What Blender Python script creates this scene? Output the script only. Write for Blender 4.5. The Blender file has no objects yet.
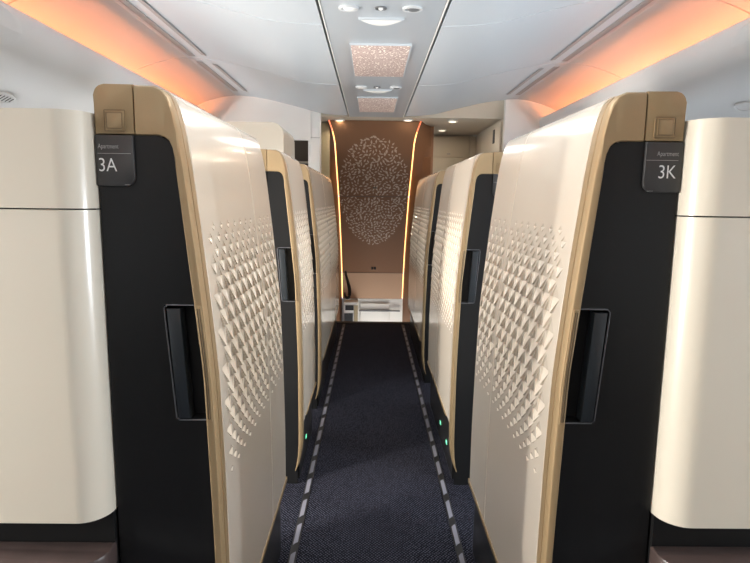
import bpy, bmesh, math, random
from mathutils import Vector, Matrix, Euler
random.seed(7)
S = bpy.context.scene
COL = S.collection
PI = math.pi

# ------------------------------------------------------------------ materials
def mat(name, col, rough=.5, metal=0., coat=0., emit=None, estr=0., spec=.5, bump=None, noise=None):
    m = bpy.data.materials.new(name); m.use_nodes = True
    nt = m.node_tree; b = nt.nodes['Principled BSDF']
    b.inputs['Base Color'].default_value = (*col, 1)
    b.inputs['Roughness'].default_value = rough
    b.inputs['Metallic'].default_value = metal
    b.inputs['Coat Weight'].default_value = coat
    b.inputs['Coat Roughness'].default_value = .12
    b.inputs['Specular IOR Level'].default_value = spec
    if emit:
        b.inputs['Emission Color'].default_value = (*emit, 1)
        b.inputs['Emission Strength'].default_value = estr
    tc = nt.nodes.new('ShaderNodeTexCoord')
    if noise:
        sc, amt = noise
        n = nt.nodes.new('ShaderNodeTexNoise'); n.inputs['Scale'].default_value = sc; n.inputs['Detail'].default_value = 4
        nt.links.new(tc.outputs['Object'], n.inputs['Vector'])
        r = nt.nodes.new('ShaderNodeMixRGB'); r.blend_type = 'MIX'
        r.inputs[1].default_value = (*[c*(1-amt) for c in col], 1)
        r.inputs[2].default_value = (*[min(1, c*(1+amt)) for c in col], 1)
        nt.links.new(n.outputs['Fac'], r.inputs[0]); nt.links.new(r.outputs[0], b.inputs['Base Color'])
    if bump:
        sc, st = bump
        n = nt.nodes.new('ShaderNodeTexNoise'); n.inputs['Scale'].default_value = sc; n.inputs['Detail'].default_value = 3
        nt.links.new(tc.outputs['Object'], n.inputs['Vector'])
        bp = nt.nodes.new('ShaderNodeBump'); bp.inputs['Strength'].default_value = st; bp.inputs['Distance'].default_value = .002
        nt.links.new(n.outputs['Fac'], bp.inputs['Height']); nt.links.new(bp.outputs[0], b.inputs['Normal'])
    return m

M = {}
M['shell'] = mat('cream_lacquer', (.73, .65, .545), .24, 0, .6, noise=(3, .02))
M['panel'] = mat('cream_panel', (.64, .585, .485), .30, 0, .3, noise=(2, .015))
M['gold'] = mat('champagne_gold', (.37, .262, .142), .44, .35, .05, noise=(30, .04))
M['golddk'] = mat('gold_groove', (.11, .075, .04), .5, .2)
M['goldln'] = mat('gold_line', (.22, .15, .08), .45, .3)
M['dark'] = mat('charcoal_satin', (.0115, .0115, .0118), .32, 0, 0, spec=.3, noise=(4, .08), bump=(900, .02))
M['darkin'] = mat('charcoal_recess', (.012, .012, .013), .5)
M['bar'] = mat('slate_bar', (.018, .022, .026), .35)
M['rim'] = mat('rim_grey', (.13, .13, .14), .35)
M['plate'] = mat('plate_grey', (.036, .035, .035), .38)
M['letter'] = mat('lettering_white', (.8, .8, .79), .5)
M['letterdim'] = mat('lettering_grey', (.40, .40, .39), .5)
M['wood'] = mat('dark_walnut', (.060, .042, .038), .35, noise=(14, .25))
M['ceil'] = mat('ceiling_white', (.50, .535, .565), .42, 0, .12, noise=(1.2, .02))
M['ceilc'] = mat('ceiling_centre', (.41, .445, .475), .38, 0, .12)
M['lin'] = mat('lining_white', (.72, .72, .71), .5, noise=(1.5, .02))
M['cove'] = mat('cove_white', (.52, .50, .485), .6)
M['slot'] = mat('slot_shadow', (.33, .31, .30), .7)
M['gap'] = mat('gap_black', (.03, .03, .03), .7)
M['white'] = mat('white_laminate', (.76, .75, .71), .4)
M['beige'] = mat('beige_laminate', (.52, .46, .37), .45)
M['olive'] = mat('olive_beige', (.33, .27, .16), .4)
M['galdark'] = mat('galley_brown', (.10, .075, .055), .5)
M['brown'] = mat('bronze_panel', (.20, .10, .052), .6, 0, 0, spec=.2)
M['brownlit'] = mat('bronze_panel_lit', (.40, .255, .165), .6, 0, 0, spec=.2)  # lower stair panel: bronze paled, light from below put into the colour
M['fleck'] = mat('fleck_inlay', (.46, .335, .25), .5)
M['led'] = mat('amber_led', (1, .6, .25), .5, emit=(1, .47, .12), estr=2.6)
M['ledred'] = mat('red_led', (1, .3, .15), .5, emit=(1, .16, .06), estr=1.1)
M['covelamp'] = mat('cove_led', (1, .6, .3), .5, emit=(1, .305, .105), estr=19)
M['down'] = mat('downlight_glow', (1, .95, .85), .5, emit=(1, .88, .68), estr=1.5)
M['green'] = mat('green_led', (.2, .9, .5), .5, emit=(.15, .9, .45), estr=.9)
M['black'] = mat('black_rubber', (.008, .008, .009), .5)
M['dash'] = mat('photoluminescent_grey', (.20, .20, .235), .5)
M['placard'] = mat('placard_white', (.8, .78, .75), .5)
M['grille'] = mat('grille_dark', (.06, .06, .06), .6)
M['chrome'] = mat('recess_silver', (.62, .63, .63), .3, .2)
M['recess'] = mat('recess_grey', (.16, .165, .17), .4, .2)

def carpet():
    m = bpy.data.materials.new('navy_carpet'); m.use_nodes = True
    nt = m.node_tree; b = nt.nodes['Principled BSDF']; b.inputs['Roughness'].default_value = .95
    b.inputs['Specular IOR Level'].default_value = .15
    tc = nt.nodes.new('ShaderNodeTexCoord')
    mp = nt.nodes.new('ShaderNodeMapping'); mp.inputs['Scale'].default_value = (100, 84, 100); mp.inputs['Rotation'].default_value = (0, 0, PI/4)
    nt.links.new(tc.outputs['Object'], mp.inputs[0])
    v = nt.nodes.new('ShaderNodeTexVoronoi'); v.inputs['Scale'].default_value = 1.; v.inputs['Randomness'].default_value = .25
    nt.links.new(mp.outputs[0], v.inputs['Vector'])
    rp = nt.nodes.new('ShaderNodeValToRGB')
    rp.color_ramp.elements[0].position = .16; rp.color_ramp.elements[0].color = (.125, .127, .175, 1)
    rp.color_ramp.elements[1].position = .42; rp.color_ramp.elements[1].color = (.0032, .0035, .0095, 1)
    nt.links.new(v.outputs['Distance'], rp.inputs[0])
    n = nt.nodes.new('ShaderNodeTexNoise'); n.inputs['Scale'].default_value = 260
    nt.links.new(tc.outputs['Object'], n.inputs['Vector'])
    mx = nt.nodes.new('ShaderNodeMixRGB'); mx.blend_type = 'MULTIPLY'; mx.inputs[0].default_value = .8
    nt.links.new(rp.outputs[0], mx.inputs[1]); nt.links.new(n.outputs['Fac'], mx.inputs[2])
    nt.links.new(mx.outputs[0], b.inputs['Base Color'])
    bp = nt.nodes.new('ShaderNodeBump'); bp.inputs['Strength'].default_value = .35; bp.inputs['Distance'].default_value = .004
    nt.links.new(n.outputs['Fac'], bp.inputs['Height']); nt.links.new(bp.outputs[0], b.inputs['Normal'])
    return m
M['carpet'] = carpet()

def mosaic():
    m = bpy.data.materials.new('mosaic_diffuser'); m.use_nodes = True
    nt = m.node_tree; b = nt.nodes['Principled BSDF']; b.inputs['Roughness'].default_value = .35
    tc = nt.nodes.new('ShaderNodeTexCoord')
    mp = nt.nodes.new('ShaderNodeMapping'); mp.inputs['Scale'].default_value = (62, 46, 1); mp.inputs['Rotation'].default_value = (0, 0, .6)
    nt.links.new(tc.outputs['Object'], mp.inputs[0])
    v = nt.nodes.new('ShaderNodeTexVoronoi'); v.inputs['Scale'].default_value = 1.
    nt.links.new(mp.outputs[0], v.inputs['Vector'])
    rp = nt.nodes.new('ShaderNodeValToRGB'); rp.color_ramp.interpolation = 'CONSTANT'
    rp.color_ramp.elements[0].position = 0; rp.color_ramp.elements[0].color = (.86, .78, .70, 1)
    e = rp.color_ramp.elements.new(.36); e.color = (.36, .24, .21, 1)
    rp.color_ramp.elements[-1].position = .52; rp.color_ramp.elements[-1].color = (.52, .40, .36, 1)
    nt.links.new(v.outputs['Distance'], rp.inputs[0])
    nt.links.new(rp.outputs[0], b.inputs['Base Color'])
    nt.links.new(rp.outputs[0], b.inputs['Emission Color']); b.inputs['Emission Strength'].default_value = .12
    return m
M['mosaic'] = mosaic()

# ------------------------------------------------------------------ mesh helpers
def obj(name, bm, m, parent=None, smooth=35):
    bmesh.ops.recalc_face_normals(bm, faces=bm.faces)
    if smooth:
        a = math.radians(smooth)
        for f in bm.faces: f.smooth = True
        for e in bm.edges:
            if len(e.link_faces) == 2 and e.calc_face_angle(0) > a: e.smooth = False
    me = bpy.data.meshes.new(name); bm.to_mesh(me); bm.free()
    ms = m if isinstance(m, (list, tuple)) else [m]
    for k in ms: me.materials.append(M[k])
    o = bpy.data.objects.new(name, me); COL.objects.link(o)
    if parent: o.parent = parent
    return o
def tag(o, label, cat, group=None):
    o['label'] = label; o['category'] = cat; o['kind'] = 'thing'
    if group: o['group'] = group
    return o
def struct(name, bm, m, smooth=35):
    o = obj(name, bm, m, None, smooth); o['kind'] = 'structure'; return o
def thing(name, label, cat, loc=(0, 0, 0), group=None):
    o = bpy.data.objects.new(name, None); COL.objects.link(o); o.location = loc; o.empty_display_size = .1
    return tag(o, label, cat, group)
def place(o, parent):
    """geometry is written in world coordinates; keep it there under its thing"""
    o.matrix_parent_inverse = Matrix.Translation(parent_world(parent)).inverted(); return o
def parent_world(p):
    v = Vector(p.location); q = p.parent
    while q: v += Vector(q.location); q = q.parent
    return v
def part(name, bm, m, parent, smooth=35):
    o = obj(name, bm, m, None, smooth); o.parent = parent
    t = parent
    while t.parent: t = t.parent
    if parent is t: o.matrix_parent_inverse = Matrix.Translation(t.location).inverted()
    return o
def box(bm, x0, x1, y0, y1, z0, z1, bev=0, mi=0):
    vs = [bm.verts.new((x, y, z)) for x in (x0, x1) for y in (y0, y1) for z in (z0, z1)]
    fs = [bm.faces.new([vs[i] for i in q]) for q in ((0,1,3,2),(4,6,7,5),(0,4,5,1),(2,3,7,6),(0,2,6,4),(1,5,7,3))]
    for f in fs: f.material_index = mi
    if bev:
        es = list({e for f in fs for e in f.edges})
        bmesh.ops.bevel(bm, geom=es, offset=bev, segments=3, profile=.5, affect='EDGES')
    return bm
def B(*a, **k): return box(bmesh.new(), *a, **k)
def prism(bm, pts, axis, a0, a1, bev=0):
    """polygon pts (2D) pushed along an axis: 'x' pts=(y,z), 'y' pts=(x,z), 'z' pts=(x,y)"""
    def p(u, v, w): return {'x': (w, u, v), 'y': (u, w, v), 'z': (u, v, w)}[axis]
    A = [bm.verts.new(p(u, v, a0)) for u, v in pts]; C = [bm.verts.new(p(u, v, a1)) for u, v in pts]
    n = len(pts); fs = [bm.faces.new(A), bm.faces.new(C[::-1])]
    for i in range(n): fs.append(bm.faces.new((A[i], A[(i+1) % n], C[(i+1) % n], C[i])))
    if bev:
        es = list(fs[0].edges) + list(fs[1].edges)
        bmesh.ops.bevel(bm, geom=es, offset=bev, segments=2, profile=.5, affect='EDGES')
    return bm
def sheet(bm, rows, mi=0):
    V = [[bm.verts.new(p) for p in r] for r in rows]
    for i in range(len(V)-1):
        for j in range(len(V[0])-1):
            f = bm.faces.new((V[i][j], V[i][j+1], V[i+1][j+1], V[i+1][j])); f.material_index = mi
    return V
def tube(bm, pts, r, n=10, cap=True):
    pts = [Vector(p) for p in pts]; rings = []
    for i, p in enumerate(pts):
        d = (pts[min(i+1, len(pts)-1)] - pts[max(i-1, 0)]).normalized()
        u = d.cross(Vector((0.31, .2, 1))).normalized(); w = d.cross(u)
        rr = r[i] if isinstance(r, (list, tuple)) else r
        rings.append([bm.verts.new(p + (u*math.cos(2*PI*k/n) + w*math.sin(2*PI*k/n))*rr) for k in range(n)])
    for a, b in zip(rings, rings[1:]):
        for k in range(n): bm.faces.new((a[k], a[(k+1) % n], b[(k+1) % n], b[k]))
    if cap: bm.faces.new(rings[0]); bm.faces.new(rings[-1][::-1])
    return bm
def rrect(u0, u1, v0, v1, r, n=6, corners=(1, 1, 1, 1)):
    """corners: (u0v0, u1v0, u1v1, u0v1)"""
    out = []
    for k, (cu, cv, a) in enumerate(((u0, v0, PI), (u1, v0, 1.5*PI), (u1, v1, 0), (u0, v1, .5*PI))):
        if not corners[k]: out.append((cu, cv)); continue
        ou = cu + (r if k in (0, 3) else -r); ov = cv + (r if k in (0, 1) else -r)
        for i in range(n+1):
            t = a + i/n*PI/2; out.append((ou + r*math.cos(t), ov + r*math.sin(t)))
    return out
def lerp_tab(tab, z):
    if z <= tab[0][1]: return tab[0][0]
    for (x0, z0), (x1, z1) in zip(tab, tab[1:]):
        if z <= z1: return x0 + (x1-x0)*(z-z0)/(z1-z0)
    return tab[-1][0]
def smooth_tab(tab, z):
    h = .03; return (lerp_tab(tab, z-h) + 2*lerp_tab(tab, z) + lerp_tab(tab, z+h))/4

# ------------------------------------------------------------------ the suite partitions along the aisle
PT = [(.361, .3), (.3615, .52), (.366, .78), (.3735, 1.0), (.386, 1.15), (.399, 1.28), (.408, 1.36), (.418, 1.45), (.429, 1.53), (.444, 1.59)]
DT = [(.379, .20), (.379, .579), (.382, .69), (.392, 1.014), (.407, 1.168), (.431, 1.41), (.437, 1.46)]
def P(z): return smooth_tab(PT, z) if z < 1.5 else lerp_tab([(smooth_tab(PT, 1.5), 1.5), (.4315, 1.54), (.441, 1.575)], z)
def D(z): return smooth_tab(DT, z)
def H(z): return .454 + (.472-.454)*(z-.913)/(1.166-.913)
XO = .593
ZH0, ZH1 = .913, 1.166
TOPARC = [(.4425, 1.58), (.449, 1.595), (.458, 1.606), (.470, 1.612), (.490, 1.614)]

def make_partition(s, yf, ye, label, seams, number=None, xo=.593):
    t = thing('suite_partition', label, 'partition', (s*.48, yf, 0), 'cream suite partitions along the aisle')
    X = lambda v: s*v
    # ---- curved cream shell with its relief pattern
    bm = bmesh.new()
    zs = [.30 + (1.56-.30)*i/84 for i in range(85)]
    prof = [(P(z), z) for z in zs] + TOPARC + [(.495, 1.6155), (xo, 1.616)]
    ys = [(yf+.0605, .0015), (yf+.062, 0)]
    for q in seams: ys += [(q-.004, 0), (q-.0015, .004), (q+.0015, .004), (q+.004, 0)]
    ys += [(ye-.02, 0), (ye-.009, .003), (ye-.003, .009), (ye, .02)]
    W, ZT = .067, 1.35
    HROW = [.024, .025, .028, .031, .034, .037, .040, .043, .044, .044, .042, .039, .036, .033, .030, .027, .024, .022, .02]
    NROW = len(HROW); ZR = [ZT - sum(HROW[:i]) for i in range(NROW+1)]
    cuts = [yf+.082] + [v for q in seams for v in (q-.0045, q+.0045)] + [ye-.022]
    W0 = W
    # plain bands above and below the relief zone
    ZB = ZR[-1]
    up = [(P(ZT), ZT)] + [q for q in prof if q[1] > ZT+.004]
    dn = [q for q in prof if q[1] < ZB-.004 and q[0] < .45] + [(P(ZB), ZB)]
    def strip(pp):
        sheet(bm, [[(X(px+ins), y, pz - (ins if px > .45 else 0)) for px, pz in pp] for y, ins in ys])
    strip(up); strip(dn)
    zone = [(P(z), z) for z in reversed(ZR)]
    edges = [yf-1] + cuts + [ye+1]
    for lo, hi in zip(edges[0::2], edges[1::2]):
        sec = [q for q in ys if lo < q[0] < hi]
        if lo > yf: sec = [(lo, 0)] + sec
        if hi < ye: sec = sec + [(hi, 0)]
        sheet(bm, [[(X(px+ins), y, pz) for px, pz in zone] for y, ins in sec])
    endp = [bm.verts.new((X(px+.02), ye, pz-(.02 if px > .45 else 0))) for px, pz in prof]
    foot = bm.verts.new((X(xo), ye, .30)); bm.faces.new(endp + [foot])
    # relief: staggered diamond pits, each folded along a level line: the lower leaf leans up, the upper one leans down
    def pt(y, z, d=0.): return bm.verts.new((X(P(z)+d), y, z))
    def scale(r):
        if r < 6: return (0, .42, .52, .62, .72, .82)[r]
        if r > NROW-8: return (.84, .78, .71, .63, .55, .46, .36)[r-(NROW-7)]
        return .90
    def tri(ya, yb, yc, ze, za, ym, sc, W, lift=0.):
        """cell ya-yb on the edge z=ze with its apex yc at z=za; inner leaf scaled by sc about the middle of the edge"""
        if sc <= .05 or abs(yb-ya) < W*.9:
            bm.faces.new((pt(ya, ze), pt(yb, ze), pt(yc, za))); return
        h = (yb-ya)/2*sc; zi = ze+(za-ze)*sc; hr = abs(za-ze); d = .17*hr*sc; lift = .19*hr if lift else 0
        a, b, c = pt(ya, ze), pt(yb, ze), pt(yc, za)
        fa, fb, fc = pt(ym-h, ze), pt(ym+h, ze), pt(ym, zi)
        ra, rb = pt(ym-h*.97, ze, d), pt(ym+h*.97, ze, d)
        bm.faces.new((a, fa, fc, c)); bm.faces.new((fb, b, c, fc))
        if lift:
            ap = pt(ym, zi+.0006, -lift*sc)
            for q in ((ra, rb, ap), (fa, ra, ap), (fa, ap, fc), (fb, ap, rb), (fb, fc, ap)): bm.faces.new(q)
        else:
            for q in ((ra, rb, fc), (fa, ra, fc), (fb, fc, rb)): bm.faces.new(q)
    for y0, y1 in zip(cuts[0::2], cuts[1::2]):
        ncol = max(2, round((y1-y0)/W0)); W = (y1-y0)/ncol
        for r in range(NROW):
            zt = ZR[r]; zb = ZR[r+1]; o = .5 if r % 2 else 0.
            for c in range(-1, ncol+1):
                yc = y0 + (c + .5 + o)*W
                if y0-1e-6 <= yc-W/2 and yc+W/2 <= y1+1e-6: tri(yc-W/2, yc+W/2, yc, zt, zb, yc, scale(r) if r else 0, W, .0058)
                yu = yc + W/2
                if y0-1e-6 <= yu-W/2 and yu+W/2 <= y1+1e-6: tri(yu-W/2, yu+W/2, yu, zb, zt, yu, scale(r+1) if r+1 < NROW else 0, W)
            # half cells at both ends
            for ye_, sg in ((y0, 1), (y1, -1)):
                if o: bm.faces.new((pt(ye_, zt), pt(ye_+sg*W/2, zt), pt(ye_, zb)))
                else: bm.faces.new((pt(ye_, zt), pt(ye_, zb), pt(ye_+sg*W/2, zb)))
                if o: bm.faces.new((pt(ye_+sg*W/2, zt), pt(ye_, zb), pt(ye_+sg*W, zb))) if 0 else None
    bmesh.ops.remove_doubles(bm, verts=bm.verts, dist=2e-5)
    part('shell', bm, 'shell', t, 9)
    # ---- dark core
    bm = bmesh.new()
    core = [(.384, .0), (.384, .285)] + [(P(z)+.014, z) for z in [.3+.1*i for i in range(13)]] + [(.475, 1.598), (xo, 1.598), (xo, 0)]
    prism(bm, [(X(a), b) for a, b in core], 'y', yf+.064, ye-.022)
    part('core', bm, 'dark', t, 0)
    # ---- gold frame around the door face
    bm = bmesh.new()
    pairs = [((.392, .070), (.398, .070)), ((.378, .105), (.390, .10)), ((.367, .155), (.383, .15)), ((.362, .21), (.3795, .21))]
    for i in range(47):
        z = .26 + (1.47-.26)*i/46; pairs.append(((P(z)-.0005, z), (D(z), z)))
    pairs += [((.430, 1.53), (.4395, 1.489)), ((.438, 1.567), (.4455, 1.503)), ((.447, 1.591), (.455, 1.5105)), ((.458, 1.604), (.467, 1.514)),
              ((.474, 1.611), (.482, 1.514)), ((.512, 1.612), (.512, 1.514))]
    rows = []
    for (ox, oz), (ix, iz) in pairs:
        def L(k): return (ox+(ix-ox)*k, oz+(iz-oz)*k)
        wid = math.hypot(ix-ox, iz-oz); b1 = min(.5, .0085/wid); b2 = min(.2, .0035/wid); gr = min(.3, .003/wid)
        row = []
        for (k, dy) in ((1, .03), (1, .002), (1-min(.2, .002/wid), 0), (b1, 0), (b2, .0025), (0, .010), (0, .026), (gr, .0275), (gr, .031), (0, .0325), (0, .056), (gr, .0605), (min(.9, .012/wid), .0605)):
            a, b = L(k); row.append((X(a), yf+dy, b))
        rows.append(row)
    V = sheet(bm, rows); bm.faces.new(V[0]); bm.faces.new(V[-1][::-1])
    part('frame', bm, 'gold', t, 28)
    # ---- gold corner cap with its square button
    bm = bmesh.new()
    prism(bm, [(X(a), b) for a, b in rrect(.5145, XO, 1.515, 1.612, .021, 6, (0, 0, 1, 0))], 'y', yf, yf+.06, .0025)
    cap = part('corner_cap', bm, 'gold', t)
    bm = bmesh.new()
    sq = rrect(.531, .571, 1.521, 1.561, .004, 3)
    prism(bm, [(X(a), b) for a, b in sq], 'y', yf-.004, yf+.002, .0012)
    prism(bm, [(X(a), b) for a, b in rrect(.5355, .5665, 1.5255, 1.5565, .002, 2)], 'y', yf-.0065, yf-.003, .0012)
    part('square_button', bm, 'gold', cap)
    bm = bmesh.new()
    for k in (.0203, .0152):
        q = [(X(.551-k), yf-(.0042 if k > .018 else .0067), 1.541-k), (X(.551+k), yf-(.0042 if k > .018 else .0067), 1.541-k), (X(.551+k), yf-(.0042 if k > .018 else .0067), 1.541+k), (X(.551-k), yf-(.0042 if k > .018 else .0067), 1.541+k)]
        for a_, b_ in zip(q, q[1:]+q[:1]): tube(bm, [a_, b_], .0007, 5)
    part('button_outline', bm, 'goldln', cap)
    # ---- dark sliding door face with a recessed pull
    bm = bmesh.new(); yd = yf+.006; yb = yf+.048
    za = [0, .06, .12] + [.2 + (ZH0-.2)*i/12 for i in range(13)]
    def Dx(z): return .386 if z < .07 else (D(z) if z >= .2 else .386-.007*(z-.07)/.13)
    sheet(bm, [[(X(Dx(z)), yd, z), (X(XO), yd, z)] for z in za])
    zb = [ZH0 + (ZH1-ZH0)*i/6 for i in range(7)]
    sheet(bm, [[(X(H(z)), yd, z), (X(XO), yd, z)] for z in zb])
    zc = [ZH1 + (1.46-ZH1)*i/8 for i in range(9)]
    sheet(bm, [[(X(D(z)), yd, z), (X(XO), yd, z)] for z in zc] + [[(X(.4405), yd, 1.488), (X(XO), yd, 1.488)], [(X(.4465), yd, 1.502), (X(XO), yd, 1.502)], [(X(.467), yd, 1.5135), (X(XO), yd, 1.5135)]])
    # recess: back, outer side, floor and roof
    sheet(bm, [[(X(D(z)-.004), yb, z), (X(H(z)), yb, z), (X(H(z)), yd, z)] for z in zb], 1)
    for z in (ZH0, ZH1): sheet(bm, [[(X(D(z)-.004), yd, z), (X(H(z)), yd, z)], [(X(D(z)-.004), yb, z), (X(H(z)), yb, z)]], 1)
    # outer edge
    sheet(bm, [[(X(XO), yd, 0), (X(XO), yd, 1.5135)], [(X(XO), yf+.07, 0), (X(XO), yf+.07, 1.5135)]])
    door = part('door_face', bm, ['dark', 'darkin'], t, 30)
    bm = bmesh.new(); rim = []
    for a, z in ((D(ZH1)+.002, ZH1), (H(ZH1)-.006, ZH1), (H(ZH1), ZH1-.006), (H(ZH0), ZH0+.006), (H(ZH0)-.006, ZH0), (D(ZH0)+.002, ZH0)): rim.append((X(a), yd, z))
    tube(bm, rim, .0016, 6); part('recess_rim', bm, 'rim', door)
    bm = bmesh.new()
    z0, z1 = ZH0+.004, ZH1-.007
    prism(bm, [(X(.4235), z0), (X(.4495), z0), (X(.4655), z1), (X(.4375), z1)], 'y', yf+.001, yf+.034, .0025)
    part('pull_bar', bm, 'bar', door)
    # ---- gold grip plate set in the frame beside the recess
    bm = bmesh.new()
    ring = [(P(z)+.0045, z) for z in zb] + [(D(z)-.0035, z) for z in reversed(zb)]
    prism(bm, [(X(a), b) for a, b in ring], 'y', yf-.0036, yf+.001, .001)
    grip = part('grip_plate', bm, 'gold', t)
    bm = bmesh.new()
    zg = [ZH0+.006+(ZH1-ZH0-.012)*i/6 for i in range(7)]
    loop = [(X(P(z)+.0078), yf-.0038, z) for z in zg] + [(X(D(z)-.0062), yf-.0038, z) for z in reversed(zg)]
    tube(bm, loop + [loop[0]], .0011, 5); part('grip_outline', bm, 'golddk', grip)
    # ---- gold strip under the shell
    bm = bmesh.new()
    prism(bm, [(X(.3585), .302), (X(.3585), .286), (X(.366), .276), (X(.395), .276), (X(.395), .302)], 'y', yf+.205, ye+.002, .0015)
    part('base_trim', bm, 'gold', t)
    # ---- plate with the suite number
    bm = bmesh.new()
    prism(bm, [(X(a), b) for a, b in rrect(.518, XO+.001, 1.412, 1.513, .018, 6, (1, 0, 0, 0))], 'y', yf-.001, yf+.012, .0012)
    plate = part('number_plate', bm, 'plate', t)
    if number:
        yl = yf-.0016
        def word(txt, x0, x1, z0, z1, m, name):
            c = bpy.data.curves.new(name, 'FONT'); c.body = txt; c.size = 1; c.extrude = .0; c.offset = -.004
            o = bpy.data.objects.new(name, c); COL.objects.link(o)
            bpy.context.view_layer.update()
            me = bpy.data.meshes.new_from_object(o.evaluated_get(bpy.context.evaluated_depsgraph_get()))
            bpy.data.objects.remove(o); bpy.data.curves.remove(c)
            xs = [v.co.x for v in me.vertices]; zz = [v.co.y for v in me.vertices]
            ax, bx, az, bz = min(xs), max(xs), min(zz), max(zz)
            for v in me.vertices:
                v.co = Vector((x0+(v.co.x-ax)/(bx-ax)*(x1-x0), yl, z0+(v.co.y-az)/(bz-az)*(z1-z0)))
            me.materials.clear(); me.materials.append(M[m])
            o = bpy.data.objects.new(name, me); COL.objects.link(o); o.parent = plate
            return o
        if s < 0:
            word('Apartment', -.5885, -.547, 1.4835, 1.4955, 'letterdim', 'lettering'); word(number, -.588, -.552, 1.441, 1.4675, 'letter', 'lettering')
            lx = (-.590, -.523)
        else:
            word('Apartment', .541, .585, 1.4825, 1.4945, 'letterdim', 'lettering'); word(number, .547, .5825, 1.4405, 1.467, 'letter', 'lettering')
            lx = (.520, .585)
        part('plate_rule', B(lx[0], lx[1], yl, yl+.001, 1.4763, 1.4771), 'letterdim', plate, 0)
        part('plate_mark', B(X(.532)-.006, X(.532)+.006, yl, yl+.001, 1.4145, 1.4152), 'letterdim', plate, 0)
    return t

make_partition(-1, 1.17, 2.11, 'nearest cream partition with gold cap and dark plate reading Apartment 3A', [1.80], number='3A')
make_partition(1, 1.17, 2.11, 'nearest cream partition with gold cap and dark plate reading Apartment 3K', [1.80], number='3K')
make_partition(-1, 2.62, 3.29, 'cream partition with dark door face, next one beyond the 3A partition', [], number='2A')
make_partition(1, 2.62, 3.77, 'long cream partition with dark door face, next one beyond the 3K partition', [3.30], number='2K')
make_partition(-1, 3.63, 5.73, 'far cream partition nearest the stairs, in line behind the 3A partition', [4.6], xo=.505)
make_partition(1, 4.20, 5.90, 'far cream partition nearest the stairs, in line behind the 3K partition', [5.0])

# ------------------------------------------------------------------ cream cabinet backs and ledges either side
def cabinet_back(s, label):
    t = thing('cabinet_back', label, 'cabinet', (s*1.2, 1.14, 0))
    X = lambda v: s*v
    def slab(z0, z1, rb):
        # plan outline with a big vertical corner next to the partition; bottom corner rounded in elevation
        bm = bmesh.new(); xi, xo, yf_, yb_, r = .5965, 1.47, 1.115, 1.30, .058
        plan = [(xi, yb_)] + [(xi + r - r*math.cos(a), yf_ + r - r*math.sin(a)) for a in [PI/2*i/10 for i in range(11)]] + [(xo, yf_)]
        n = 14
        zl = [z1-.0, z1-.003] + ([z0 + rb*(1-math.sin(PI/2*(1-i/n))) for i in range(0)] if 0 else [])
        # columns: for each plan point the lowest z follows a rounded corner
        cols = []
        for (x, y) in plan:
            d = x - xi
            zb = z0 if (rb == 0 or d > rb) else z0 + rb - math.sqrt(max(0, rb*rb-(rb-d)**2))
            cols.append((x, y, zb))
        extra = [(xi + rb*k/8, yf_) for k in range(1, 9)] if rb else []
        pts = plan
        if rb:
            pl = plan[:-1] + [(xi+r+(rb-r)*k/6, yf_) for k in range(1, 7) if rb > r] + [plan[-1]]
        else: pl = plan
        rows = []
        for (x, y) in pl:
            d = x - xi
            zb = z0 if (rb == 0 or d > rb) else z0 + rb - math.sqrt(max(0, rb*rb-(rb-d)**2))
            rows.append([(X(x), y, z1), (X(x), y+(.003 if y < 1.2 else 0), z1) if 0 else (X(x), y, z1-.004), (X(x), y, zb)])
        V = sheet(bm, rows)
        top = [v[0] for v in V] + [bm.verts.new((X(xo), yb_, z1))]; bm.faces.new(top)
        bot = [v[-1] for v in V] + [bm.verts.new((X(xo), yb_, z0))]; bm.faces.new(bot[::-1])
        return bm
    part('upper_panel', slab(1.3665, 1.555, 0), 'panel', t, 40)
    part('lower_panel', slab(.7055, 1.3635, 0), 'panel', t, 40)
    bm = bmesh.new(); box(bm, X(.598), X(1.465), 1.165, 1.29, 0, 1.545); part('backing', bm, 'dark', t, 0)
    return t
cabinet_back(-1, 'smooth cream two-tier cabinet back beside the 3A plate')
cabinet_back(1, 'smooth cream two-tier cabinet back beside the 3K plate')
def ledge(s, label):
    t = thing('console_ledge', label, 'ledge', (s*1.2, 1.12, 0))
    X = lambda v: s*v
    bm = bmesh.new()
    prism(bm, [(X(a), b) for a, b in rrect(.594, 1.47, 1.085, 1.163, .045, 8, (1, 0, 0, 0))], 'z', .585, .634, .004)
    part('ledge_top', bm, 'wood', t)
    bm = bmesh.new(); box(bm, X(.60), X(1.465), 1.10, 1.163, 0, .585); part('ledge_front', bm, 'wood', t, 0)
ledge(-1, 'dark brown wood ledge under the cream cabinet beside 3A')
ledge(1, 'dark brown wood ledge under the cream cabinet beside 3K')
# pale wardrobe block behind the second partition
bm = bmesh.new()
prism(bm, rrect(-1.42, -.618, 0, 1.885, .075, 8, (0, 0, 1, 0)), 'y', 3.80, 4.35, .006)
tag(obj('wardrobe', bm, 'panel'), 'tall plain cream wardrobe rising behind the second gold cap on the 3A side', 'wardrobe')

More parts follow.
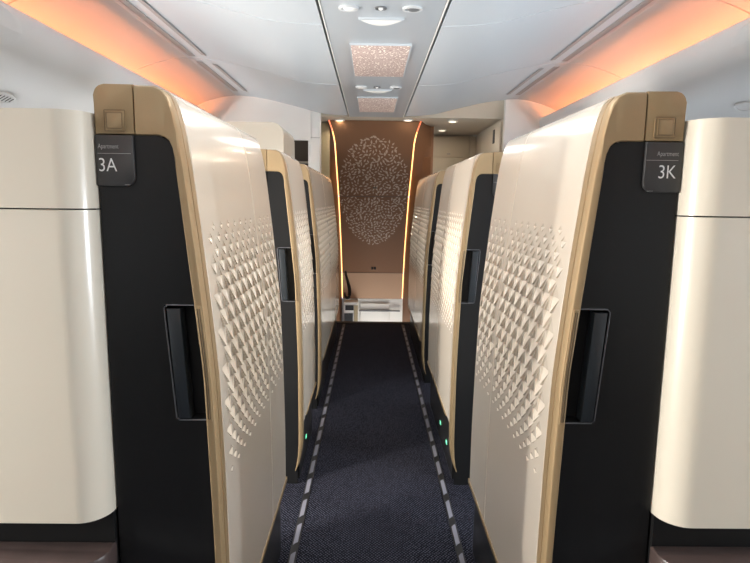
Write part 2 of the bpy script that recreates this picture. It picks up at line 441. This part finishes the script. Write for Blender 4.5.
# ------------------------------------------------------------------ floor
struct('floor', B(-2.6, 2.6, -4.2, 6.36, -.10, 0), 'carpet', 0)
bm = B(-.6, .6, 6.30, 6.385, -.005, .006, .002); o = struct('trim_1', bm, 'black')
def marker(s, label):
    t = thing('floor_path_strip', label, 'floor strip', (s*.331, 3.9, 0), 'dashed path strips along the aisle')
    part('strip', B(s*.331-.015, s*.331+.015, 1.2, 6.25, .0, .003), 'black', t, 0)
    y = 1.32
    while y < 6.1:
        bm = bmesh.new(); prism(bm, [(s*.331-.009, y), (s*.331, y+.012), (s*.331+.009, y+.02), (s*.331+.009, y+.155), (s*.331, y+.147), (s*.331-.009, y+.135)], 'z', .002, .0045)
        part('dash', bm, 'dash', t, 0); y += .2
marker(-1, 'dashed grey path strip on the carpet on the 3A side of the aisle')
marker(1, 'dashed grey path strip on the carpet on the 3K side of the aisle')
def floor_lamp(x, y, z, label):
    t = thing('floor_level_light', label, 'light', (x, y, z))
    sx = 1 if x > 0 else -1
    part('housing', B(x-.001*sx, x+.012*sx, y-.03, y+.03, z-.016, z+.016, .003), 'black', t)
    part('lens', B(x-.003*sx, x+.002*sx, y-.016, y+.016, z-.009, z+.009, .002), 'green', t)
floor_lamp(-.3835, 2.96, .10, 'small green floor-level light on the second partition of the 3A side')
floor_lamp(.3835, 2.90, .10, 'brighter nearer green floor-level light on the second 3K side partition')
floor_lamp(.3835, 3.17, .10, 'dimmer farther green floor-level light on the second 3K side partition')

# ------------------------------------------------------------------ ceiling, cove and lining
SEAM = [-2.62, -1.31, 0., 1.31, 2.62, 3.93]
YB, YE = -4.2, 5.32
def ysec(y0, y1, d=.009):
    out = [(y0, 0)]
    for q in SEAM:
        if y0 < q < y1: out += [(q-.006, 0), (q-.004, d), (q+.004, d), (q+.006, 0)]
    return out + [(y1, 0)]
CP = [(.2635, 2.150), (.36, 2.153), (.5, 2.166), (.6, 2.188), (.7, 2.214), (.81, 2.240), (.94, 2.270), (1.05, 2.290), (1.16, 2.303), (1.268, 2.309)]
VP = [(1.270, 2.311), (1.278, 2.309), (1.36, 2.300), (1.45, 2.281), (1.54, 2.253), (1.63, 2.214), (1.70, 2.168), (1.755, 2.11), (1.78, 2.05), (1.785, 1.965)]
def catmull(tab, n):
    out = []
    for i in range(len(tab)-1):
        p0, p1, p2, p3 = tab[max(i-1, 0)], tab[i], tab[i+1], tab[min(i+2, len(tab)-1)]
        for k in range(n):
            t = k/n
            out.append(tuple(.5*(2*p1[j]+(p2[j]-p0[j])*t+(2*p0[j]-5*p1[j]+4*p2[j]-p3[j])*t*t+(3*p1[j]-p0[j]-3*p2[j]+p3[j])*t**3) for j in (0, 1)))
    return out + [tab[-1]]
LP = [(1.525, 2.130), (1.514, 2.146), (1.500, 2.148), (1.488, 2.130), (1.486, 2.08), (1.50, 2.03), (1.54, 1.975), (1.62, 1.92), (1.74, 1.86), (1.88, 1.775), (2.02, 1.66), (2.14, 1.52), (2.24, 1.40), (2.28, 1.36)]
CPs, VPs, LPs = catmull(CP, 4), catmull(VP, 4), catmull(LP, 5)
for s, nm in ((-1, 'left'), (1, 'right')):
    bm = bmesh.new()
    sheet(bm, [[(s*x, y, z+i) for x, z in CPs] for y, i in ysec(YB, YE)])
    e = [(s*x, YE, z) for x, z in CPs]
    sheet(bm, [e, [(x, YE+.02, z+.004) for x, y, z in e], [(x, YE+.02, 2.36) for x, y, z in e]])
    sheet(bm, [[(s*.2635, YB, 2.15), (s*.2635, YB, 2.20)], [(s*.2635, YE, 2.15), (s*.2635, YE, 2.20)]])
    struct('ceiling', bm, 'ceil')
    bm = bmesh.new()
    sheet(bm, [[(s*x, y, z+i) for x, z in VPs] for y, i in ysec(YB, YE)])
    sheet(bm, [[(s*1.785, y, 1.965), (s*1.59, y, 1.965), (s*1.525, y, 2.13)] for y in (YB, YE)])
    struct('trim_cove', bm, 'cove')
    bm = bmesh.new()
    sheet(bm, [[(s*x, y, z) for x, z in LPs] for y in (YB, YE)])
    # window wall under the lining: piers between window openings
    xw = 2.28
    wy = YB
    box(bm, s*xw, s*(xw+.06), YB, YE, 1.34, 1.42); box(bm, s*xw, s*(xw+.06), YB, YE, 0, .80)
    y = YB
    while y < YE:
        box(bm, s*xw, s*(xw+.06), y, min(YE, y+.18), .80, 1.34); y += .62
    struct('wall_'+nm, bm, 'lin')
    # LED strip lying in the cove trough
    bm = bmesh.new(); box(bm, s*1.685, s*1.72, -3.9, 5.22, 1.967, 1.985)
    tag(obj('cove_light_strip', bm, 'covelamp'), 'orange light strip hidden behind the cove ledge on the %s side' % ('3A' if s < 0 else '3K'), 'light strip')
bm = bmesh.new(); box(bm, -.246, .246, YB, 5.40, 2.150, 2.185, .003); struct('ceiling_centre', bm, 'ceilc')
bm = bmesh.new(); box(bm, -.30, .30, YB, 5.40, 2.19, 2.20); struct('ceiling_gap', bm, 'gap', 0)
# bright edge beads beside the centre panel
for k, s in enumerate((-1, 1)):
    struct('trim_%d' % (2+k), B(s*.249-.0025, s*.249+.0025, YB, 5.39, 2.147, 2.16), 'white', 0)

# air slots near the cove
for s, side in ((-1, '3A'), (1, '3K')):
    for a, b, which in ((2.20, 3.86, 'long nearer'), (4.02, 5.06, 'short farther')):
        t = thing('air_slot_vent', '%s pair of air slots beside the cove on the %s side' % (which, side), 'vent', (s*1.19, (a+b)/2, 2.30), 'air slots in the ceiling')
        for x0, x1, ya, yb in ((1.105, 1.135, a+.03, b-.06), (1.195, 1.235, a, b)):
            bm = bmesh.new()
            rows = []
            for x in (x0, (x0+x1)/2, x1):
                z = [cz for cx, cz in CPs if cx <= x][-1] - .0035
                rows.append([(s*x, ya, z), (s*x, yb, z)])
            V = sheet(bm, rows)
            fs = bmesh.ops.extrude_face_region(bm, geom=list(bm.faces))
            for v in fs['geom']:
                if isinstance(v, bmesh.types.BMVert): v.co.z += .003
            part('slot', bm, 'slot', t, 0)

# ceiling fittings on the centre panel
def ring_plate(bm, cx, cy, rx, ry, z0, z1, inner=.78, n=36):
    """rim with a shallow dished inside, hanging a little under the panel"""
    rad = ((1, z1), (1, z0+.001), (.95, z0), (inner, z0+.0005), (inner*.9, z1-.001), (0.01, z1-.0015))
    rows = [[(cx+rx*k*math.cos(2*PI*i/n), cy+ry*k*math.sin(2*PI*i/n), z) for i in range(n+1)] for k, z in rad]
    V = sheet(bm, rows)
    bmesh.ops.remove_doubles(bm, verts=bm.verts, dist=1e-5)
    return bm
def spot(cx, cy, label, dark):
    t = thing('ceiling_spot', label, 'ceiling lamp', (cx, cy, 2.15), 'oval ceiling spots')
    part('rim', ring_plate(bmesh.new(), cx, cy, .040, .030, 2.141, 2.151), 'chrome', t)
    bm = bmesh.new(); bmesh.ops.create_uvsphere(bm, u_segments=20, v_segments=10, radius=1)
    for v in bm.verts: v.co = Vector((cx+(.006 if dark else .004)+v.co.x*.028, cy+v.co.y*.023, 2.150+v.co.z*.014))
    part('lens', bm, 'recess' if dark else 'white', t)
def nozzle(cx, cy, label):
    t = thing('smoke_sensor', label, 'sensor', (cx, cy, 2.15), 'small sensors between the oval spots')
    part('rim', ring_plate(bmesh.new(), cx, cy, .024, .022, 2.144, 2.151), 'recess', t)
    bm = bmesh.new(); bmesh.ops.create_uvsphere(bm, u_segments=16, v_segments=8, radius=1)
    for v in bm.verts: v.co = Vector((cx+v.co.x*.009, cy+v.co.y*.009, 2.146+v.co.z*.007))
    part('bulb', bm, 'placard', t)
def crescent(cx, cy, label):
    t = thing('ceiling_lamp', label, 'ceiling lamp', (cx, cy, 2.15), 'crescent lamps on the ceiling')
    n = 24; pts = []
    for i in range(n+1):
        a = i/n; x = -.098+.196*a; pts.append((cx+x, cy-.034+.012*(1-(2*a-1)**2)*-.4))
    for i in range(n+1):
        a = 1-i/n; x = -.098+.196*a; pts.append((cx+x, cy-.030+.085*(1-(2*a-1)**2)))
    bm = bmesh.new(); prism(bm, pts, 'z', 2.142, 2.151, .002); part('bezel', bm, 'ceil', t)
    bm = bmesh.new()
    rows = []
    for k in (0, .25, .5, .75, 1):
        rows.append([(cx-.088+.176*i/20, cy-.030+(.070*(1-(2*i/20-1)**2))*k+.003, 2.1415-.010*math.sin(PI*k)*(1-(2*i/20-1)**2)) for i in range(21)])
    sheet(bm, rows); part('diffuser', bm, 'white', t)
for (y, c, w) in ((2.39, 2.57, 'nearer'), (3.99, 4.135, 'farther')):
    spot(-.137 if y < 3 else -.115, y, '%s pale oval ceiling spot on the 3A side of the centre panel' % w, False)
    spot(.118, y, '%s dark oval ceiling spot on the 3K side of the centre panel' % w, True)
    nozzle(-.008, y, 'small round sensor between the %s oval spots' % w)
    crescent(-.004, c-.02, '%s crescent lamp on the ceiling centre panel' % w)
for (a, b, w) in ((2.92, 3.62, 'larger looking nearer'), (4.37, 5.04, 'smaller looking farther')):
    t = thing('ceiling_light_panel', '%s rectangular pink mosaic light panel on the ceiling centre' % w, 'light panel', (0, (a+b)/2, 2.15), 'mosaic light panels on the ceiling')
    part('mosaic_diffuser', B(-.147, .147, a, b, 2.140, 2.152, .002), 'mosaic', t)
    bm = bmesh.new()
    for x0, x1, y0, y1 in ((-.153, -.147, a-.006, b+.006), (.147, .153, a-.006, b+.006), (-.147, .147, a-.006, a), (-.147, .147, b, b+.006)): box(bm, x0, x1, y0, y1, 2.141, 2.152)
    part('rim', bm, 'ceil', t, 0)

# ------------------------------------------------------------------ bulkheads and lobby at the end
def zc(x):
    x = abs(x)
    pts = CP + VP
    for (a, za), (b, zb) in zip(pts, pts[1:]):
        if a <= x <= b: return za+(zb-za)*(x-a)/(b-a)
    return 2.15 if x < .3 else 2.0
bm = bmesh.new()
xs = [.60, .7, .81, .94, 1.05, 1.16, 1.276, 1.36, 1.45, 1.54, 1.63, 1.7, 1.78, 2.3]
prism(bm, [(-x, zc(x)+.012 if x < 2 else 2.0) for x in xs] + [(-2.3, 1.925), (-.60, 1.925)], 'y', 5.30, 5.36)
box(bm, -2.3, -.84, 5.30, 5.36, 0, 1.925)
struct('wall_front', bm, 'white', 30)
bm = bmesh.new()
xs = xs[6:]; xs = [1.17] + xs
prism(bm, [(x, zc(x)+.012 if x < 2 else 2.0) for x in xs] + [(2.3, 0), (1.17, 0)], 'y', 5.30, 5.36)
struct('wall_front', bm, 'white', 30)
# white door post with placard
t = thing('door_post', 'white door post with small square placard beside the stair wall', 'post', (-.556, 5.36, 0))
part('post', B(-.603, -.512, 5.31, 5.42, 0, 2.205, .006), 'white', t)
part('placard', B(-.588, -.535, 5.304, 5.311, 1.955, 2.03, .001), 'placard', t)
part('seam', B(-.600, -.515, 5.3085, 5.3105, 1.945, 1.949), 'slot', t, 0)
part('door_frame', B(-.625, -.603, 5.33, 5.42, 0, 1.925, .003), 'white', t)
tag(obj('olive_post', B(-.545, -.458, 5.755, 5.80, 0, 2.145, .012), 'olive'), 'olive beige post between the white door post and the bronze stair wall', 'post')
# dim galley seen through the opening
t = thing('galley_unit', 'dark brown galley unit seen through the opening behind the wardrobe', 'galley', (-1.1, 6.5, 0))
part('carcass', B(-1.7, -.56, 6.4, 6.9, 0, 2.13), 'galdark', t, 0)
part('shelf', B(-1.6, -.6, 6.30, 6.42, 1.78, 1.80), 'beige', t, 0)
part('door', B(-1.0, -.64, 6.36, 6.41, 1.20, 1.765, .004), 'galdark', t)
# lobby ceiling and right-hand lobby walls
struct('ceiling_lobby', B(-2.3, 2.3, 5.40, 7.9, 2.150, 2.45), 'beige', 0)
bm = bmesh.new(); box(bm, 1.17, 1.23, 5.36, 6.75, 0, 2.15); struct('wall_lobby', bm, 'beige', 0)
t = thing('wall_slot_panel', 'grey beige side panel with black slot beside the pink end wall', 'panel', (1.165, 5.8, 0))
part('panel', B(1.15, 1.169, 5.40, 6.3, 0, 2.12, .004), 'beige', t)
part('slot', B(1.146, 1.151, 5.62, 5.70, 1.95, 2.08, .001), 'black', t)
t = thing('lobby_cabinet', 'beige flat-fronted cabinet under the lobby downlights beyond the far partition', 'cabinet', (.85, 6.8, 0))
part('carcass', B(.575, 1.169, 6.74, 7.2, 0, 2.14), 'beige', t, 0)
for x0, x1, z0, z1 in ((.62, 1.09, 1.895, 2.12), (.62, 1.09, .1, 1.885), (1.10, 1.165, .1, 2.12)):
    d = part('door', B(x0, x1, 6.725, 6.745, z0, z1, .004), 'beige', t)
    part('latch', B((x0+x1)/2-.02, (x0+x1)/2+.02, 6.721, 6.7255, z0+.03, z0+.042), 'slot', d, 0)
tag(obj('white_edge_post', B(.56, .585, 6.55, 6.6, 0, 1.99, .003), 'white'), 'thin white upright edge beside the bronze stair wall', 'post')
for x, y, lab in ((-.352, 5.62, 'round downlight over the bronze wall on the 3A side'), (.303, 5.55, 'downlight at the edge of the ceiling panel over the bronze wall'),
                  (.735, 5.60, 'nearer downlight in the beige lobby ceiling on the 3K side'), (.72, 6.30, 'farther downlight in the beige lobby ceiling on the 3K side')):
    t = thing('downlight', lab, 'ceiling lamp', (x, y, 2.15), 'downlights in the lobby ceiling')
    part('rim', ring_plate(bmesh.new(), x, y, .048, .048, 2.140, 2.151, .8, 24), 'white', t)
    bm = bmesh.new(); bmesh.ops.create_cone(bm, segments=24, radius1=.031, radius2=.031, depth=.006, cap_ends=True, matrix=Matrix.Translation((x, y, 2.143)))
    part('lens', bm, 'down', t)

# ------------------------------------------------------------------ curved bronze stair wall with leaf flecks
YZ = [(5.62, 2.148), (5.78, 2.03), (5.98, 1.86), (6.25, 1.65), (6.55, 1.42), (6.85, 1.10), (7.12, .78), (7.32, .45), (7.48, .08)]
def Yp(z):
    return lerp_tab([(y, zz) for y, zz in reversed(YZ)], z)
def Yps(z): return (Yp(z-.08)+2*Yp(z)+Yp(z+.08))/4 if .18 < z < 2.06 else Yp(z)
def hw(z): return .395 if z < 1.95 else .395+.045*((z-1.95)/.2)**1.6
def stairwall(z0, z1, m, name, t, n=18):
    bm = bmesh.new()
    zs = [z0+(z1-z0)*i/n for i in range(n+1)]
    sheet(bm, [[(hw(z)*k-.012, Yps(z), z) for k in (-1, -.5, 0, .5, 1)] for z in zs])
    sheet(bm, [[(hw(z)*k-.012, Yps(z)+.05, z) for k in (-1, 1)] for z in zs])
    for k in (-1, 1): sheet(bm, [[(hw(z)*k-.012, Yps(z), z), (hw(z)*k-.012, Yps(z)+.05, z)] for z in zs])
    return bm, (name, m, t)
t = thing('stair_wall', 'curved bronze stair wall with an oval of pale leaf flecks and glowing edges', 'wall panel', (0, 7, 0))
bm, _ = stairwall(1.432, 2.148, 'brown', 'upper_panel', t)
def flecks(bm, z0, z1):
    cz = 1.50; rz_ = .70; rx_ = .385
    rnd = random.Random(11); done = []
    tries = 0
    while tries < 9000:
        tries += 1
        x = rnd.uniform(-rx_, rx_); z = rnd.uniform(cz-rz_, cz+.55)
        up = .52 if z > cz else .66
        if (x/rx_)**2 + ((z-cz)/up)**2 > 1: continue
        # spacing in the slanted panel
        dmin = .031
        if any((x-a)**2 + ((z-b)*1.35)**2 < dmin*dmin for a, b in done): continue
        done.append((x, z))
    for (x, z) in done:
        if not (z0+.008 < z < z1-.008): continue
        ang = rnd.uniform(0, PI); l = rnd.uniform(.017, .030); w = l*rnd.uniform(.32, .6)
        p = []
        for (u, v) in ((l, 0), (.1*l, w), (-l*.9, .2*w), (.0, -w*.7)):
            uu = u*math.cos(ang)-v*math.sin(ang); vv = u*math.sin(ang)+v*math.cos(ang)
            p.append(bm.verts.new((x+uu-.012, Yps(z+vv*.8)-.0035, z+vv*.8)))
        f = bm.faces.new(p); f.material_index = 1
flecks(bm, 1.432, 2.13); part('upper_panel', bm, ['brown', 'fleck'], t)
bm, _ = stairwall(.455, 1.426, 'brownlit', 'middle_panel', t); flecks(bm, .455, 1.426); part('middle_panel', bm, ['brown', 'fleck'], t)
bm, _ = stairwall(.08, .448, 'white', 'lower_panel', t, 6); part('lower_panel', bm, 'brownlit', t)
bm = bmesh.new(); zs = [.09+(2.14-.09)*i/24 for i in range(25)]
sheet(bm, [[(hw(z)*k*.98-.012, Yps(z)+.03, z) for k in (-1, 1)] for z in zs]); part('backing', bm, 'galdark', t)
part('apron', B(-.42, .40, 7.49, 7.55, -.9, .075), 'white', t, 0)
for k in (-1, 1):
    for z0, z1, m in ((.10, .44, 'led'), (.46, 1.42, 'led'), (1.44, 2.06, 'led'), (2.06, 2.145, 'ledred')):
        bm = bmesh.new()
        tube(bm, [((hw(z)+.005)*k-.012, Yps(z)+.002, z) for z in [z0+(z1-z0)*i/10 for i in range(11)]], .0055, 6)
        part('edge_light', bm, m, t)
part('catch', B(-.03, -.004, Yps(.52)-.012, Yps(.52)+.03, .50, .535), 'black', t, 0)
part('catch', B(.003, .03, Yps(.52)-.012, Yps(.52)+.03, .50, .535), 'black', t, 0)
part('keyhole', B(-.025, .02, Yps(1.53)-.008, Yps(1.53)+.03, 1.517, 1.533), 'galdark', t, 0)
for k, nm in ((-1, 'left'), (1, 'right')):
    bm = bmesh.new(); zs = [-.9, 0.05]+[.1+(2.15-.1)*i/20 for i in range(21)]
    sheet(bm, [[((hw(max(z, .1))+.013)*k-.012, Yps(max(z, .1))+.02, z), (.50*k, (Yps(max(z, .1))+6.02)/2+.05 if z < 1.6 else (Yps(z)+6.1)/2, z), (.575*k, 6.02, z), (.60*k, 6.02, z)] for z in zs])
    struct('wall_stair_'+nm, bm, 'brown')
# lower landing seen past the floor edge
t = thing('landing_cupboard', 'white landing cupboard with two dark openings below the floor edge', 'cupboard', (-.27, 7.3, -.6))
part('carcass', B(-.385, -.20, 7.30, 7.48, -.6, .06, .004), 'white', t)
part('opening', B(-.365, -.255, 7.292, 7.301, -.045, .022), 'black', t, 0)
part('opening', B(-.380, -.265, 7.292, 7.301, -.21, -.085), 'black', t, 0)
part('side_panel', B(-.252, -.20, 7.290, 7.30, -.3, .02), 'olive', t, 0)
t = thing('landing_screen', 'white panel with a grey rail under the bronze stair wall', 'panel', (.05, 7.47, -.6))
part('panel', B(-.17, .22, 7.46, 7.489, -.6, .02, .004), 'white', t)
part('rail', B(-.19, .36, 7.43, 7.46, -.085, -.065, .002), 'recess', t)
struct('floor_landing', B(-.9, .9, 6.37, 8, -.98, -.9), 'carpet', 0)
# black hooked handrail end beside the stair wall
bm = bmesh.new()
hp = [(-.335, 6.62, .56), (-.325, 6.6, .50), (-.305, 6.58, .43), (-.288, 6.56, .36), (-.283, 6.55, .30), (-.292, 6.54, .255), (-.315, 6.54, .245), (-.335, 6.55, .275), (-.338, 6.56, .31)]
hq = catmull([(a, c) for a, b, c in hp], 4); n = len(hq)
tube(bm, [(a, 6.62-.07*i/n, c) for i, (a, c) in enumerate(hq)], [.010+.010*math.sin(PI*min(1, i/n*1.1)) for i in range(n)], 10)
tag(obj('handrail_end', bm, 'black'), 'black hooked handrail end curling in front of the bronze stair wall', 'handrail')

# ------------------------------------------------------------------ fittings on the side lining
def lining_plate(s, y, k, ry, rk, label, grille):
    """oval plate lying on the lining; k = position along the lining curve"""
    def at(kk, yy, off):
        kk = max(0, min(len(LPs)-1.001, kk)); i = int(kk); f = kk-i
        (x0, z0), (x1, z1) = LPs[i], LPs[i+1]
        d = Vector((x1-x0, z1-z0)).normalized()
        return (s*(x0+(x1-x0)*f-off*(-d.y)), yy, z0+(z1-z0)*f-off*d.x)
    c = at(k, y, 0)
    t = thing('speaker_grille' if grille else 'service_hatch', label, 'speaker' if grille else 'hatch', c)
    bm = bmesh.new(); n = 40
    e = 2. if grille else 3.2
    def sup(a): return (math.copysign(abs(math.cos(a))**(2/e), math.cos(a)), math.copysign(abs(math.sin(a))**(2/e), math.sin(a)))
    rows = []
    for q, off in ((1, .0), (1, .003), (.93, .006), (.90, .003), (.5, .0035), (.02, .004)):
        rows.append([at(k+rk*q*sup(2*PI*i/n)[1], y+ry*q*sup(2*PI*i/n)[0], off) for i in range(n+1)])
    sheet(bm, rows); bmesh.ops.remove_doubles(bm, verts=bm.verts, dist=1e-5)
    part('plate', bm, 'lin', t)
    if grille:
        for i in range(7):
            yy = y+ry*(-.72+.24*i); w = .5*math.sqrt(1-(.72-.24*i)**2)
            bm = bmesh.new(); sheet(bm, [[at(k-rk*w, yy-ry*.045, .0055), at(k+rk*w, yy-ry*.045, .0055)], [at(k-rk*w, yy+ry*.045, .0055), at(k+rk*w, yy+ry*.045, .0055)]])
            part('slit', bm, 'grille', t, 0)
HATCH = []
lining_plate(-1, 2.74, 41.0, .10, 1.3, 'oval slotted speaker grille on the white lining above the cream 3A cabinet', True)
lining_plate(1, 2.79, 40.2, .06, 1.0, 'plain oval speaker cover on the white lining above the cream 3K cabinet', False)
lining_plate(-1, 2.02, 23., .45, 8.5, 'large rounded hatch in the lining under the cove on the 3A side', False)
lining_plate(1, 2.07, 23., .45, 8.5, 'large rounded hatch in the lining under the cove on the 3K side', False)

# ------------------------------------------------------------------ rear of the cabin (behind the camera)
struct('wall_back', B(-2.4, 2.4, -4.26, -4.2, 1.15, 2.4), 'panel', 0)
struct('wall_back_reflect_dark', B(-2.4, 2.4, -4.26, -4.2, 0, 1.15), 'dark', 0)  # unseen dark lower half, added to darken reflections in the door faces

# ------------------------------------------------------------------ light
def area(name, loc, rot, sx, sy, power, col=(1, 1, 1), spread=None):
    l = bpy.data.lights.new(name, 'AREA'); l.shape = 'RECTANGLE'; l.size = sx; l.size_y = sy; l.energy = power; l.color = col
    if spread: l.spread = spread
    o = bpy.data.objects.new(name, l); COL.objects.link(o); o.location = loc; o.rotation_euler = rot; return o
# daylight outside the cabin windows, both sides
area('daylight_left', (-2.75, 3.0, 1.25), (0, -PI/2, 0), 1.2, 4.4, 230, (.95, .97, 1))
area('daylight_left_near', (-2.62, .88, 1.12), (0, -PI/2, 0), .7, .6, 270, (1, .955, .89))
area('daylight_right_near', (2.62, .88, 1.12), (0, PI/2, 0), .7, .6, 115, (.85, .92, 1))
area('daylight_right', (2.75, 3.0, 1.25), (0, PI/2, 0), 1.2, 4.4, 170, (.82, .91, 1))
# cabin ceiling lamps behind the camera
area('cabin_lamp', (-.75, -1.6, 2.12), (0, 0, 0), 1.4, 3.0, 17, (1, .96, .90))
# glow of the ceiling light panels along the aisle (the nearest one is just above the frame)
for y, p in ((1.55, 5.5), (3.27, 2.6), (4.7, 2)):
    area('panel_lamp', (0, y, 2.132), (0, 0, 0), .28, .62, p, (1, .96, .91))
# stairwell daylight from the lower deck
area('stair_light', (.2, 6.9, -.75), (PI, 0, 0), .7, .6, 9, (1, .97, .92))
for x, y in ((-.352, 5.62), (.303, 5.55), (.735, 5.60), (.72, 6.30)):
    area('downlight_lamp', (x, y, 2.138), (0, 0, 0), .05, .05, 1.2, (1, .85, .65))
w = bpy.data.worlds.new('world'); S.world = w; w.use_nodes = True
w.node_tree.nodes['Background'].inputs[0].default_value = (.85, .92, 1, 1)
w.node_tree.nodes['Background'].inputs[1].default_value = 1.0

# ------------------------------------------------------------------ camera
cd = bpy.data.cameras.new('camera'); cam = bpy.data.objects.new('camera', cd); COL.objects.link(cam)
cd.sensor_fit = 'HORIZONTAL'; cd.sensor_width = 36; cd.lens = 36*566/750; cd.clip_start = .02
R = Matrix.Rotation(-.00783, 4, 'Z') @ Matrix.Rotation(PI/2-math.radians(8.189), 4, 'X') @ Matrix.Rotation(.012, 4, 'Z')
cam.matrix_world = Matrix.Translation((-.037, 0, 1.39)) @ R
S.camera = cam
vs = S.view_settings; vs.view_transform = 'Standard'; vs.look = 'None'; vs.gamma = 1; vs.use_curve_mapping = False; vs.exposure = 0.42
